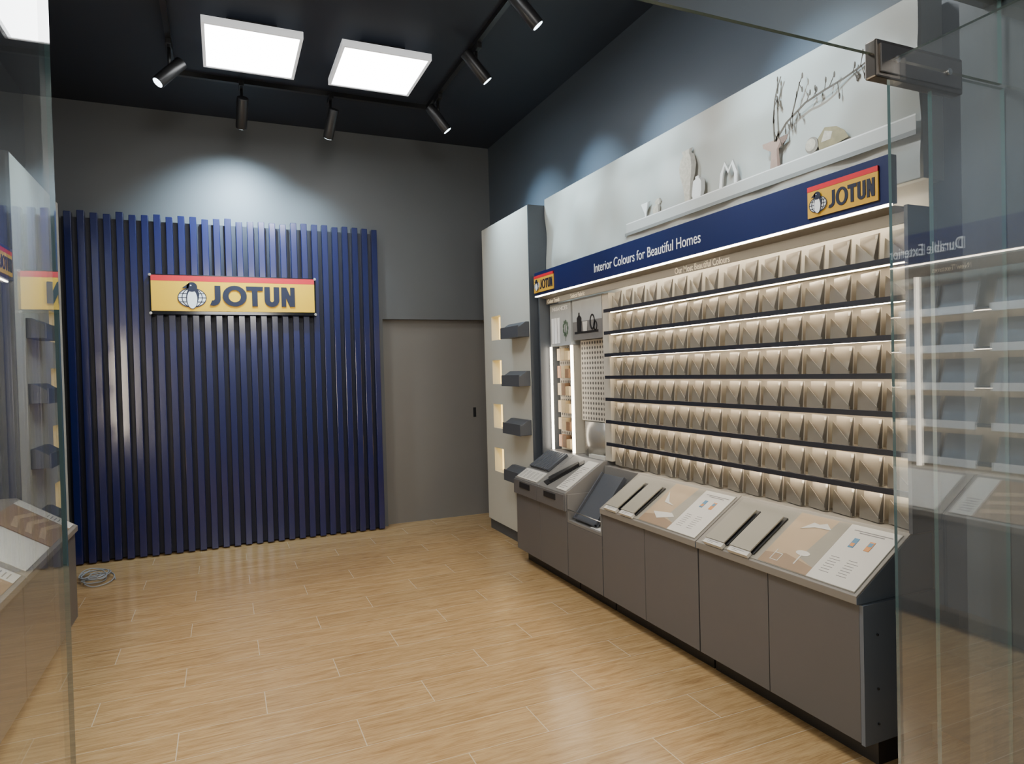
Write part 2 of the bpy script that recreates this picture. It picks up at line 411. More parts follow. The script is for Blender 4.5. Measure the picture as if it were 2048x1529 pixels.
# ------------------------------------------------------------------ room shell
H = 3.84; XL, XR, YB = -1.41, 2.62, 6.5; YF = -1.2
B("floor", (-2.6, 4.0, YF, YB + .3, -.1, 0), "floor", kind="structure", zero=True)
B("ceiling", (XL - .2, XR + .2, .9, YB + .3, H, H + .1), "ceil", kind="structure")
B("wall_right", (XR, XR + .15, 1.0, YB + .3, 0, H), "wallblue", kind="structure")
B("wall_left", (XL - .15, XL, 1.0, YB + .3, 0, H), "wallblue", kind="structure")
bm = bmesh.new()
box(bm, XL, 1.455, YB, YB + .15, 0, H); box(bm, 2.60, XR, YB, YB + .15, 0, H); box(bm, 1.455, 2.60, YB, YB + .15, 2.045, H)
mk("wall_back", bm, "wall", kind="structure")
d = B("door_1", (1.455, 2.60, YB + .075, YB + .12, 0, 2.045), "door", kind="structure")
bm = bmesh.new(); box(bm, 2.405, 2.435, YB + .070, YB + .078, 1.03, 1.13); mk("recessed_pull", bm, "black", parent=d)
B("wall_front", (1.84, 4.0, 1.0, 1.16, 0, H), "pier", kind="structure")
B("trim_reflection", (-1.4, 1.84, 1.02, 1.10, 2.41, 2.49), "pier", kind="structure")  # bar added in place of a dark reflection

# ------------------------------------------------------------------ blue slatted panel
bm = bmesh.new(); box(bm, -1.17, 1.40, 6.44, 6.5, .015, 2.86)
pan = mk("slatted_wall_panel", bm, "navyback", label="navy blue vertical slatted feature panel fixed to the wall", cat="wall panel")
bm = bmesh.new()
N = 28; pitch = (1.415 + 1.165) / N
for i in range(N):
    x = -1.165 + pitch * (i + .5)
    dz = random.uniform(-.012, .012)
    dy = random.choice((0, .0, .008))
    box(bm, x - .0265, x + .0265, 6.372 + dy, 6.445, .012, 2.90 + dz)
mk("slats", bm, "navy", parent=pan, bevel=.004)

F = Fr((0, 6.335, 0), (1, 0, 0), (0, 0, 1))
sg = logo_sign("shop_sign", F, -.53, .79, 2.085, 2.385, .02, "yellow", "yellow and red company sign with raised navy letters on slatted panel", "sign", big=True)
bm = bmesh.new(); box(bm, -.545, .805, 2.058, 2.396, .008, .020, 0, F); mk("backing_plate", bm, "blackgl", parent=sg)
for u in (-.537, .797):
    for v in (2.066, 2.388):
        bm = bmesh.new(); cyl(bm, F.p(u, v, -.035), F.p(u, v, .034), .012); mk("standoff_bolt", bm, "steel", parent=sg, bevel=.002)

# ------------------------------------------------------------------ ceiling lights
def ceiling_panel(x0, x1, y0, y1, z):
    bm = bmesh.new(); r = .020
    for a in ((x0, x1, y0, y0 + r), (x0, x1, y1 - r, y1), (x0, x0 + r, y0 + r, y1 - r), (x1 - r, x1, y0 + r, y1 - r)):
        box(bm, *a, z, z + .045)
    box(bm, x0 + .001, x1 - .001, y0 + .001, y1 - .001, z + .035, z + .046)
    o = mk("ceiling_panel_light", bm, "frame", label="square white ceiling light panel with thin frame, switched on", cat="ceiling light", group="square ceiling light panels")
    bm = bmesh.new(); box(bm, x0 + .15, x1 - .15, y0 + .15, y1 - .15, z + .046, H); mk("mounting_bracket", bm, "black", parent=o)
    bm = bmesh.new(); box(bm, x0 + r, x1 - r, y0 + r, y1 - r, z + .006, z + .02); mk("diffuser", bm, "panel", parent=o, label="glowing white diffuser")
ceiling_panel(-.06, .55, 4.54, 5.19, 3.71)
ceiling_panel(.80, 1.42, 4.54, 5.19, 3.71)

bm = bmesh.new()
TXR = 1.71
for a in ((-.287, -.253, 1.6, 5.65), (TXR - .017, TXR + .017, 1.6, 5.65), (-.253, TXR - .017, 5.616, 5.65)):
    box(bm, *a, H - .035, H)
mk("lighting_track", bm, "black", label="black U-shaped lighting track mounted on the ceiling", cat="lighting track")

def spot(tx, ty, aim, energy=60, size=48, col=(.58, .82, 1.0), hz=3.62, label="black cylindrical track spotlight, switched on", blend=1.0):
    e = empty("track_spotlight", (tx, ty, H - .035), label, "spotlight", "spotlights on the ceiling track")
    bm = bmesh.new(); box(bm, tx - .017, tx + .017, ty - .07, ty + .07, H - .075, H - .035); mk("track_adapter", bm, "black", parent=e, bevel=.003)
    bm = bmesh.new(); cyl(bm, (tx, ty, hz + .02), (tx, ty, H - .07), .011, n=12); mk("stem", bm, "black", parent=e)
    c = Vector((tx, ty, hz)); dr = (Vector(aim) - c).normalized()
    a, b = c - dr * .12, c + dr * .12
    bm = bmesh.new(); cyl(bm, a, b, .042, n=32); mk("lamp_head", bm, "black", parent=e, bevel=.004)
    bm = bmesh.new(); cyl(bm, b - dr * .002, b + dr * .002, .034, n=32); mk("lens", bm, "lens", parent=e, label="glowing lens")
    ld = bpy.data.lights.new("lamp", 'SPOT'); ld.energy = energy; ld.spot_size = math.radians(size); ld.spot_blend = blend; ld.color = col; ld.shadow_soft_size = .035
    lo = bpy.data.objects.new("lamp", ld); COL.objects.link(lo); lo.parent = e
    lo.location = b + dr * .01 - ORG[e.name]; lo.rotation_euler = dr.to_track_quat('-Z', 'Y').to_euler()
spot(-.27, 5.10, (-1.15, 4.75, 2.5), 140, 60, hz=3.60)
spot(-.27, 3.95, (-1.15, 3.6, 2.4), 140, 60, hz=3.62)
spot(-.27, 2.6, (-1.2, 2.5, 1.6), 260, 80, hz=3.62)  # unseen spot added to brighten the opposite display in the glass reflection
spot(.20, 5.63, (.14, 6.42, 2.70), 430, 105, hz=3.58)
spot(.88, 5.63, (.68, 6.42, 2.4), 90, 90, hz=3.58)
spot(TXR, 5.33, (2.40, 5.25, 2.75), 200, 75, hz=3.62)
spot(TXR, 4.42, (2.45, 4.35, 2.80), 210, 62, hz=3.66)
spot(TXR, 3.60, (2.45, 3.45, 2.78), 180, 60, hz=3.65)
spot(TXR, 2.5, (2.45, 2.35, 2.72), 150, 60, hz=3.62)

# ------------------------------------------------------------------ niche columns (both sides)
def column(sx, yfar, ynear):
    X = (lambda d: 2.31 + d) if sx > 0 else (lambda d: -1.10 - d)
    def bx(bm, d0, d1, y0, y1, z0, z1, mi=0):
        a, b = sorted((X(d0), X(d1))); box(bm, a, b, y0, y1, z0, z1, mi)
    zs = [1.79, 1.385, .98, .575]
    ny0, ny1 = 5.54, 5.76
    lab = "pale beige display column with four lit square niches"
    bm = bmesh.new()
    bx(bm, .02, .305, ynear, yfar, 0, .10, 1)
    bx(bm, .0, .305, ynear + .012, ny0, .10, 2.85); bx(bm, .0, .305, ny1, yfar, .10, 2.85)
    prev = .10
    for z in zs[::-1]:
        bx(bm, 0, .305, ny0, ny1, prev, z); prev = z + .22
    bx(bm, 0, .305, ny0, ny1, prev, 2.85)
    for z in zs: bx(bm, .12, .305, ny0, ny1, z, z + .22)
    bx(bm, -.002, .305, ynear, ynear + .012, .10, 2.852, 1)
    o = mk("display_column", bm, ["beige", "cabdark"], label=lab, cat="display column")
    for z in zs:
        bm = bmesh.new(); bx(bm, .075, .119, ny0 + .003, ny1 - .003, z + .003, z + .217); mk("niche_light", bm, "niche", parent=o, label="warm glowing niche back")
        bm = bmesh.new()
        pts = [(X(-.0), z + .115), (X(-.03), z + .115), (X(-.10), z + .07), (X(-.10), z - .01), (X(-.0), z - .01)]
        prism(bm, pts, 4.93, 5.29)
        t = mk("leaflet_tray", bm, "tray", label="dark grey wedge-shaped leaflet tray fixed to beige column", cat="display tray", group="leaflet trays on the column", bevel=.003)
        bm = bmesh.new(); prism(bm, [(X(-.10), z - .012), (X(-.107), z - .012), (X(-.107), z + .082), (X(-.10), z + .082)], 4.925, 5.295); mk("front_lip", bm, "tray", parent=t)
column(1, 5.95, 4.90)
column(-1, 5.95, 4.69)

# ------------------------------------------------------------------ right display: base cabinets
def door_front(name, y0, y1, z0, z1, par, x=2.10, sx=1):
    a, b = sorted((x, x + .018 * sx))
    bm = bmesh.new(); box(bm, a, b, y0 + .002, y1 - .002, z0, z1); return mk(name, bm, "cab", parent=par, bevel=.0015)
def cabinet(ys, ztop, label, doors_top=None, sx=1, xf=2.10, xb=2.50):
    y0, y1 = ys[0], ys[-1]
    bm = bmesh.new()
    a, b = sorted((xf + .02 * sx, xb)); box(bm, a, b, y0 + .001, y1 - .001, .10, ztop)
    o = mk("base_cabinet", bm, "cabdark", label=label, cat="cabinet", group="grey base cabinets")
    a, b = sorted((xf + .09 * sx, xb - .01 * sx)); B("plinth", (a, b, y0 + .003, y1 - .003, 0, .10), "black", parent=o)
    for i in range(len(ys) - 1): door_front("door", ys[i], ys[i + 1], .105, doors_top or ztop, o, xf, sx)
    return o
c2 = cabinet([1.71, 2.155, 2.605], .615, "dark grey two-door base cabinet under sloped counter")
B("side_panel", (2.10, 2.50, 1.695, 1.711, .10, .615), "cabside", parent=c2)
for zz in (.50, .30, .17):
    bm = bmesh.new(); cyl(bm, (2.17, 1.69, zz), (2.17, 1.6955, zz), .004, n=12); mk("cam_screw", bm, "black", parent=c2)
cabinet([2.61, 3.06, 3.505], .615, "dark grey two-door base cabinet under sloped counter")
cabinet([3.51, 3.955], .47, "dark grey single-door base cabinet under open recessed tray")
cA = cabinet([3.96, 4.38, 4.80], .54, "dark grey two-door base cabinet under angled display boxes")

SLO = Vector((.29, 0, .19)).normalized()
def counter(y0, y1, label, first):
    bm = bmesh.new(); prism(bm, [(2.085, .617), (2.085, .648), (2.38, .842), (2.513, .842), (2.513, .617)], y0, y1)
    o = mk("sloped_counter", bm, ["counter"], label=label, cat="counter", group="sloped counters over the base cabinets", bevel=.002)
    bm = bmesh.new(); prism(bm, [(2.0845, .6175), (2.0845, .640), (2.3795, .834), (2.5, .834), (2.5, .6175)], y0 - .0015, y0 + .0007); mk("side_edge", bm, "cabside", parent=o)
    F = Fr((2.085, y1, .648), (0, -1, 0), SLO)
    L = y1 - y0
    bm = bmesh.new(); box(bm, .03, L - .015, .012, .335, .0005, .003, 0, F)
    g = mk("printed_board", bm, "sample", label="printed information board with interior photo lying on counter", cat="poster", group="printed boards on the counters")
    bm = bmesh.new()
    u0 = .40 * L / .9
    box(bm, u0, .66 * L / .9, .015, .332, .003, .0042, 0, F)
    poly(bm, F, [(u0, .015), (.66 * L / .9, .015), (.66 * L / .9, .06), (u0 + .10, .09), (u0, .07)], .0042, .0048, 1)
    poly(bm, F, [(u0 + .17, .09), (u0 + .258, .06), (u0 + .258, .33), (u0 + .20, .33)], .0042, .0048, 3)
    if first:
        poly(bm, F, [(u0 + .05, .10), (u0 + .19, .12), (u0 + .23, .10), (u0 + .12, .06)], .005, .006, 2)
        poly(bm, F, [(u0 + .02, .26), (u0 + .09, .19), (u0 + .15, .17), (u0 + .06, .18)], .005, .006, 2)
    else:
        poly(bm, F, ell(u0 + .17, .115, .035, .014), .005, .006, 2)
        stroke(bm, F, [(u0 + .17, .11), (u0 + .17, .05)], .006, .005, .006, 2)
        poly(bm, F, [(u0 + .06, .24), (u0 + .10, .29), (u0 + .13, .285), (u0 + .16, .30), (u0 + .20, .27), (u0 + .12, .265)], .005, .006, 2)
        stroke(bm, F, [(u0 + .05, .10), (u0 + .05, .04), (u0 + .09, .04), (u0 + .09, .08), (u0 + .05, .08)], .004, .005, .006, 2)
    mk("interior_photo", bm, ["room", "room2", "paper", "sample"], parent=g, label="warm beige interior photo print")
    bm = bmesh.new()
    u0 = .66 * L / .9
    box(bm, u0, L - .017, .015, .332, .003, .0045, 0, F)
    for i in range(7):
        w = random.uniform(.035, .05)
        box(bm, u0 + .03, u0 + .03 + w, .06 + i * .014, .0625 + i * .014, .0045, .005, 1, F)
        box(bm, u0 + .11, u0 + .11 + w, .06 + i * .014, .0625 + i * .014, .0045, .005, 1, F)
    box(bm, u0 + .06, u0 + .17, .292, .296, .0045, .005, 1, F); box(bm, u0 + .03, u0 + .20, .302, .306, .0045, .005, 1, F)
    box(bm, u0 + .060, u0 + .083, .21, .262, .0045, .006, 2, F); box(bm, u0 + .130, u0 + .153, .21, .262, .0045, .006, 3, F)
    box(bm, u0 + .063, u0 + .080, .217, .235, .006, .0065, 3, F); box(bm, u0 + .133, u0 + .150, .235, .255, .006, .0065, 2, F)
    mk("information_card", bm, ["paper", "textgrey", "blueprint", "orange"], parent=g, label="white information card with fine print")
    for k in range(2):
        ua = .065 + k * .165
        FT = Fr(F.p(ua, .03, .004), (0, -1, 0), SLO)
        bm = bmesh.new(); box(bm, 0.004, .135, 0, .245, 0, .008, 0, FT); box(bm, 0.02, .105, 0, .18, .008, .016, 0, FT)
        t = mk("sample_holder", bm, "black", label="slim black holder with taupe colour sample board on counter", cat="sample holder", group="sample board holders on the counters", bevel=.002)
        bm = bmesh.new(); box(bm, -.004, .125, -.002, .235, .016, .022, 0, FT); mk("sample_board", bm, "sample", parent=t, label="taupe colour sample board")
        bm = bmesh.new(); box(bm, -.002, .123, -.028, -.001, .0, .016, 0, FT); mk("name_label", bm, "paper", parent=t, label="white name label strip")
        bm = bmesh.new()
        for q in range(2): box(bm, .02, .09 - .03 * q, -.012 - .008 * q, -.010 - .008 * q, .016, .0165, 0, FT)
        mk("label_print", bm, "textgrey", parent=t)
counter(1.71, 2.605, "taupe sloped counter with printed boards at open end of display", False)
counter(2.61, 3.505, "taupe sloped counter with printed boards in middle of display", True)

bm = bmesh.new()
prism(bm, [(2.10, .472), (2.513, .472), (2.513, .83), (2.40, .83), (2.38, .49), (2.10, .49)], 3.512, 3.953)
box(bm, 2.10, 2.40, 3.512, 3.524, .49, .64); box(bm, 2.10, 2.40, 3.941, 3.953, .49, .66)
tr = mk("open_tray_unit", bm, "boxgrey", label="open recessed grey bay between counters", cat="counter", bevel=.001)
FT = Fr((2.14, 3.93, .492), (0, -1, 0), Vector((.24, 0, .30)))
bm = bmesh.new(); box(bm, .02, .30, 0, .37, 0, .012, 0, FT)
box(bm, .02, .30, 0, .012, .012, .03, 0, FT); box(bm, .02, .032, 0, .37, .012, .03, 0, FT); box(bm, .288, .30, 0, .37, .012, .03, 0, FT)
mk("black_tray", bm, "tray", label="dark grey tilted metal tray in open bay", cat="tray", bevel=.001)
bm = bmesh.new(); box(bm, 2.12, 2.26, 3.54, 3.68, .4905, .493); mk("paper_sheet", bm, "white", label="white paper sheet lying in open bay", cat="paper")
bm = bmesh.new(); cyl(bm, (2.10, 3.52, .56), (2.10, 3.945, .56), .003, n=10); mk("guard_rail", bm, "steel", parent=tr)

def dbox(y0, y1, k):
    bm = bmesh.new()
    prism(bm, [(2.09, .542), (2.09, .665), (2.40, .86), (2.513, .86), (2.513, .542)], y0 + .002, y1 - .002)
    o = mk("display_box", bm, "boxgrey", label="grey angled display box with drawer on base cabinet", cat="display box", group="angled display boxes", bevel=.003)
    bm = bmesh.new(); box(bm, 2.078, 2.0895, y0 + .004, y1 - .004, .546, .655); dr = mk("drawer", bm, "cab", parent=o, bevel=.002)
    ym = (y0 + y1) / 2
    bm = bmesh.new(); box(bm, 2.072, 2.079, ym - .09, ym + .09, .602, .645); mk("handle", bm, "black", parent=dr, label="black recessed pull", bevel=.004)
    F = Fr((2.09, y1, .665), (0, -1, 0), Vector((.31, 0, .195)))
    if k == 0:
        bm = bmesh.new(); box(bm, .03, .38, .01, .12, .001, .006, 0, F)
        for i in range(8):
            for j in range(5): box(bm, .05 + .065 * j, .09 + .065 * j, .025 + .010 * i, .028 + .010 * i, .006, .0065, 1, F)
        mk("information_card", bm, ["paper", "textgrey"], label="white information card on angled display box", cat="card")
        for i in range(9):
            bm = bmesh.new(); F2 = Fr(F.p(.05 + i * .036, .14, .001), (0, -1, 0), F.V)
            box(bm, 0, .028, 0, .20, 0, .022, 0, F2)
            mk("colour_swatch_book", bm, "tray", label="narrow dark grey swatch book in angled display box", cat="swatch book", group="swatch books in the display box", bevel=.002)
    else:
        bm = bmesh.new()
        box(bm, .26, .40, .02, .335, .001, .005, 0, F)
        for i in range(14): box(bm, .275, .275 + random.uniform(.04, .1), .04 + i * .017, .044 + i * .017, .005, .0055, 1, F)
        mk("information_card", bm, ["paper", "textgrey"], label="white printed card with small print beside black wedge", cat="card")
        bm = bmesh.new(); poly(bm, F, [(.03, .04), (.12, .02), (.245, .30), (.20, .33)], .001, .006)
        poly(bm, F, [(.06, .08), (.12, .05), (.22, .27), (.19, .29)], .006, .022)
        mk("colour_fan", bm, "black", label="black folded colour fan lying in angled display box", cat="colour fan")
dbox(4.38, 4.80, 0)
dbox(3.96, 4.38, 1)
bm = bmesh.new(); box(bm, 2.42, 2.46, 3.99, 4.20, .861, .885); mk("label_block", bm, "paper", label="white label block on rear of display box", cat="label")

# ------------------------------------------------------------------ right rack
B("display_back_panel", (2.515, 2.535, 1.71, 4.80, 0, 2.20), "rack", label="taupe back panel of the wall display", cat="display panel")
B("display_side_panel", (2.37, 2.535, 1.694, 1.709, .845, 2.088), "cabdark", label="dark grey end panel of wall display at open end", cat="display panel")
B("display_side_panel", (2.345, 2.535, 4.803, 4.818, 0, 2.275), "cabdark", label="dark grey end panel of wall display beside column", cat="display panel")
B("display_divider", (2.43, 2.513, 3.902, 3.985, .862, 2.02), "rack", label="taupe upright divider between rack and sample bays", cat="display panel")
B("display_divider", (2.432, 2.513, 4.415, 4.437, .862, 1.685), "rack", label="slim taupe upright divider between sample bays", cat="display panel")

zsh = [1.895, 1.745, 1.595, 1.445, 1.295, 1.143, .99]
for z in zsh:
    bm = bmesh.new(); box(bm, 2.395, 2.514, 1.712, 3.898, z - .010, z, 0)
    o = mk("display_shelf", bm, "rack", label="thin taupe wall display shelf with dark front edge", cat="shelf", group="shelves of the colour card display")
    bm = bmesh.new(); box(bm, 2.385, 2.397, 1.712, 3.898, z - .014, z + .009); mk("front_edge", bm, "shelf", parent=o, label="dark front edge")
    bm = bmesh.new(); box(bm, 2.430, 2.442, 1.73, 3.88, z - .0135, z - .0105); mk("led_strip", bm, "led", parent=o, label="warm LED strip")
bm = bmesh.new(); box(bm, 2.430, 2.442, 1.73, 3.88, 2.072, 2.088)
mk("light_strip", bm, "led", label="warm LED strip behind the fascia", cat="led strip")

PITCH = .133
YAW = math.radians(-13)
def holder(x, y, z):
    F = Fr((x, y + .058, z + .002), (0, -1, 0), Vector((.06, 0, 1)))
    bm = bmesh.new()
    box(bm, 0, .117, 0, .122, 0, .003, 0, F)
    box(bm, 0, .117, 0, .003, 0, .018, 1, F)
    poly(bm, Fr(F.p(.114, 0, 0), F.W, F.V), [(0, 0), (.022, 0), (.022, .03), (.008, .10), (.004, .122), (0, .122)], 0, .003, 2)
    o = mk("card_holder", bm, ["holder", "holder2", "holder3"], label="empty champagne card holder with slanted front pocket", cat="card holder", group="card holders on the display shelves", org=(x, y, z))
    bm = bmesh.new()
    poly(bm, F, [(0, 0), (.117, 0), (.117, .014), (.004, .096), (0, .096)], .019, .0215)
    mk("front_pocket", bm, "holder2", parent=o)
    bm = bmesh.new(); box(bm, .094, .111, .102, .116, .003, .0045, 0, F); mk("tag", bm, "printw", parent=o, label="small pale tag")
    return o
proto = None
ztops = zsh + [.843]
bays = [3.345, 2.795, 2.245, 1.715]
for z in ztops:
    for yb in bays:
        for k in range(4):
            y = yb + .073 + k * PITCH
            x = 2.450
            if proto is None: proto = holder(x, y, z); py = Vector((x, y, z))
            else:
                c_ = dup(proto, Vector((x, y, z)) - py)
                c_.rotation_euler = (0, 0, YAW + math.radians(random.uniform(-2.5, 2.5)))
proto.rotation_euler = (0, 0, YAW)

bm = bmesh.new(); prism(bm, [(2.325, 2.084), (2.40, 2.072), (2.40, 2.028), (2.412, 2.028), (2.412, 2.084)], 1.712, 4.788)
fa = mk("light_fascia", bm, "counter", label="taupe fascia strip beneath blue header sign", cat="fascia")
FF = Fr((2.40, 0, 0), (0, -1, 0), (0, 0, 1))
text("lettering", "Our Most Beautiful Colours", FF, -3.13, -2.68, 2.032, 2.068, .0005, .002, "cream", fa, .01, "cream letters")
text("lettering", "Colour Trends", FF, -4.76, -4.56, 2.033, 2.065, .0005, .002, "cream", fa, .01, "cream letters")
text("lettering", "Select Fabric", FF, -4.38, -4.17, 2.033, 2.065, .0005, .002, "cream", fa, .01, "cream letters")
bm = bmesh.new(); box(bm, 2.30, 2.34, 1.712, 4.79, 2.092, 2.275)
hs = mk("header_sign", bm, "header", label="long navy blue header sign with white lettering", cat="sign", bevel=.002)
FH = Fr((2.30, 0, 0), (0, -1, 0), (0, 0, 1))
text("lettering", "Interior Colours for Beautiful Homes", FH, -3.86, -2.78, 2.145, 2.205, .0005, .002, "white", hs, .0, "white raised letters")
logo_sign("logo_badge", FH, -2.085, -1.755, 2.112, 2.242, .001, "yellow2", "yellow and red badge with navy letters", None, parent=hs)
logo_sign("logo_badge", FH, -4.785, -4.45, 2.114, 2.246, .001, "yellow2", "yellow and red badge with navy letters", None, parent=hs)
bm = bmesh.new(); box(bm, 2.303, 2.318, 1.715, 4.79, 2.084, 2.0915); mk("led_strip", bm, "ledh", parent=hs, label="warm LED strip")

FP = Fr((2.43, 0, 0), (0, -1, 0), (0, 0, 1))
def picture(u0, u1, v0, v1, kind):
    bm = bmesh.new(); box(bm, u0, u1, v0, v1, -.08, 0, 0, FP)
    o = mk("mounted_picture", bm, ["photo_g" if kind == 0 else "photo_d"], label="pale interior photo panel with plant" if kind == 0 else "dark still life photo panel with vases", cat="picture")
    bm = bmesh.new()
    if kind == 0:
        box(bm, u0 + .02, u0 + .16, v0 + .02, v0 + .22, 0, .002, 0, FP)
        for i in range(3): box(bm, u0 + .02 + .05 * i, u0 + .024 + .05 * i, v0 + .02, v0 + .22, .002, .003, 1, FP)
        for i in range(9):
            a = i * .7; poly(bm, FP, ell(u0 + .26 + .035 * math.cos(a), v0 + .13 + .05 * math.sin(a), .010, .018, 10), .002, .003, 2)
        stroke(bm, FP, [(u0 + .26, v0 + .18), (u0 + .26, v0 + .03)], .005, .002, .003, 2)
        mk("print", bm, ["white", "textgrey", "green"], parent=o)
        text("lettering", "NUANCES", FP, u0 + .05, u1 - .05, v1 - .06, v1 - .03, .001, .003, "white", o, .0, "white letters")
    else:
        box(bm, u0, u1, v1 - .17, v1, 0, .0015, 1, FP)
        poly(bm, FP, [(u0 + .07, v0 + .06), (u0 + .13, v0 + .06), (u0 + .135, v0 + .16), (u0 + .11, v0 + .18), (u0 + .11, v0 + .20), (u0 + .09, v0 + .20), (u0 + .09, v0 + .18), (u0 + .065, v0 + .16)], .002, .003, 0)
        poly(bm, FP, [(u0 + .16, v0 + .06), (u0 + .21, v0 + .06), (u0 + .22, v0 + .13), (u0 + .15, v0 + .13)], .002, .003, 2)
        stroke(bm, FP, ell(u0 + .29, v0 + .12, .03, .05), .014, .002, .003, 0, closed=True)
        stroke(bm, FP, ell(u0 + .33, v0 + .09, .02, .03), .012, .002, .003, 0, closed=True)
        box(bm, u0 + .03, u1 - .05, v0 + .045, v0 + .06, .002, .003, 0, FP)
        mk("print", bm, ["black", "photo_g", "paper"], parent=o)
picture(-4.785, -4.44, 1.69, 2.025, 0)
picture(-4.41, -3.99, 1.72, 2.025, 1)
for yy in (4.765, 4.426):
    bm = bmesh.new(); box(bm, 2.415, 2.428, yy - .009, yy + .009, .865, 1.685)
    mk("vertical_light", bm, "ledv", label="thin vertical LED light bar beside sample column", cat="light bar", group="vertical light bars")
bm = bmesh.new(); box(bm, 2.49, 2.513, 4.45, 4.75, .87, 1.68); mk("sample_pegboard", bm, "peg", label="beige perforated panel behind wood samples", cat="pegboard")
wd = ["wood1", "wood2", "wood1", "wood1", "wood1", "wood2"]
for i in range(6):
    z = 1.575 - .137 * i
    for k in range(3):
        y = 4.70 - .085 * k
        bm = bmesh.new(); box(bm, 2.455 - .012 * k, 2.489, y - .03, y + .03, z, z + (.095 if k < 2 else .07))
        mk("wood_sample_block", bm, wd[i] if k == 0 else ("wood1" if (i + k) % 3 else "wood3"), label="small stained wood sample block hung on perforated panel", cat="wood sample", group="wood samples", bevel=.002)
bm = bmesh.new(); box(bm, 2.475, 2.513, 4.0, 4.38, 1.12, 1.715); mk("fabric_pegboard", bm, "peg", label="beige perforated metal panel", cat="pegboard")
bm = bmesh.new()
pts = [(2.50 - .055 * math.sin(math.pi * i / 16), 4.02 + .17 * (1 - math.cos(math.pi * i / 16))) for i in range(17)]
poly(bm, Fr((0, 0, .865), (1, 0, 0), (0, 1, 0)), pts, 0, .25)
for f in bm.faces: f.smooth = len(f.verts) == 4
mk("curved_sample_sheet", bm, "satin", label="curved satin metallic sample sheet", cat="sample sheet")

# ------------------------------------------------------------------ mural above header
bm = bmesh.new()
nY, nZ = 160, 32
Y0, Y1, Z0, Z1 = 1.705, 4.895, 2.20, 2.90
g = []
for i in range(nY + 1):
    r = []
    for j in range(nZ + 1):
        y = Y0 + (Y1 - Y0) * i / nY; z = Z0 + (Z1 - Z0) * j / nZ
        s = min(1, 2 * (.5 - .5 * math.cos(2 * math.pi * j / nZ)))
        wv = s * (math.sin(y * 5.2 + z * 9) + .7 * math.sin(y * 13.3 - z * 7 + 1) + .5 * math.sin(y * 3.1 - z * 16) + .45 * math.sin(y * 24 + z * 11))
        r.append(bm.verts.new((2.460 - .0085 * max(-2, min(2, wv)), y, z)))
    g.append(r)
for i in range(nY):
    for j in range(nZ):
        f = bm.faces.new((g[i][j], g[i + 1][j], g[i + 1][j + 1], g[i][j + 1])); f.smooth = True
box(bm, 2.479, 2.60, Y0, Y1, Z0, Z1)
mur = mk("wall_mural", bm, "canvas", label="pale printed fabric mural showing ledge with vases above header sign", cat="mural")
FM = Fr((2.4425, 0, 0), (0, -1, 0), (0, 0, 1))
bm = bmesh.new(); zt = 2.44
box(bm, -3.68, -1.706, 2.380, zt, 0, .001, 0, FM); box(bm, -3.70, -1.706, 2.362, 2.381, 0, .0012, 1, FM); box(bm, -3.68, -1.706, zt - .006, zt, .001, .0014, 11, FM)
def vase(cu, prof, mi, mi2=None):
    def sh(a, b, w, m):
        pts = [(cu + r * b, zt + h) for r, h in prof] + [(cu + r * a, zt + h) for r, h in prof[::-1]]
        poly(bm, FM, pts, .0012, w, m)
    sh(-1, 1, .002, mi)
    if mi2 is not None: sh(.45, 1, .0026, mi2)
vase(-3.46, [(.008, 0), (.012, .02), (.05, .085)], 11, 8)
vase(-3.35, [(.035, 0), (.04, .03), (.033, .045)], 3, 9); vase(-3.33, [(.02, .045), (.035, .06), (.02, .08)], 3, 9)
vase(-3.05, [(.03, 0), (.035, .04), (.045, .09), (.065, .14), (.075, .19), (.062, .24), (.038, .26), (.048, .285)], 3, 9)
vase(-2.965, [(.045, 0), (.06, .03), (.06, .08), (.04, .095), (.02, .10), (.02, .115)], 11, 8)
kn = [(-2.78, zt), (-2.77, zt + .07), (-2.745, zt + .115), (-2.72, zt + .07), (-2.69, zt + .11), (-2.665, zt + .05), (-2.67, zt)]
stroke(bm, FM, kn, .032, .0012, .002, 8); stroke(bm, FM, [(a - .004, b) for a, b in kn], .020, .0012, .0028, 11)
vase(-2.405, [(.032, 0), (.026, .05), (.025, .08), (.075, .11), (.078, .13), (.0, .128)], 10, 4)
poly(bm, FM, ell(-2.19, zt + .034, .036, .036), .0012, .002, 9); poly(bm, FM, ell(-2.197, zt + .038, .027, .027), .0012, .0027, 3)
poly(bm, FM, [(-2.15, zt), (-2.16, zt + .05), (-2.12, zt + .09), (-2.06, zt + .075), (-2.02, zt + .045), (-2.0, zt + .01), (-2.06, zt)], .0012, .002, 6)
poly(bm, FM, [(-2.14, zt + .03), (-2.12, zt + .075), (-2.08, zt + .06), (-2.09, zt + .03)], .0012, .0027, 3)
random.seed(9)
def branch(pts, t, q_=3):
    for i in range(len(pts) - 1):
        a, b = pts[i], pts[i + 1]
        stroke(bm, FM, [a, b], t * (1 - .5 * i / len(pts)), .0014, .003, 7)
        for q in range(q_):
            f = random.random(); px, py_ = a[0] + (b[0] - a[0]) * f, a[1] + (b[1] - a[1]) * f
            l_ = random.uniform(.03, .065); an = random.uniform(-2.2, -.8) if random.random() < .6 else random.uniform(.6, 1.8)
            ex, ey = px + l_ * math.cos(an) * .6, py_ + l_ * math.sin(an)
            stroke(bm, FM, [(px, py_), (ex, ey)], .0035, .0014, .003, 7)
            poly(bm, FM, ell(ex, ey, .0045, .014, 8), .0014, .003, 7)
branch([(-2.405, zt + .12), (-2.41, zt + .22), (-2.40, zt + .31), (-2.385, zt + .36), (-2.36, zt + .41)], .008, 2)
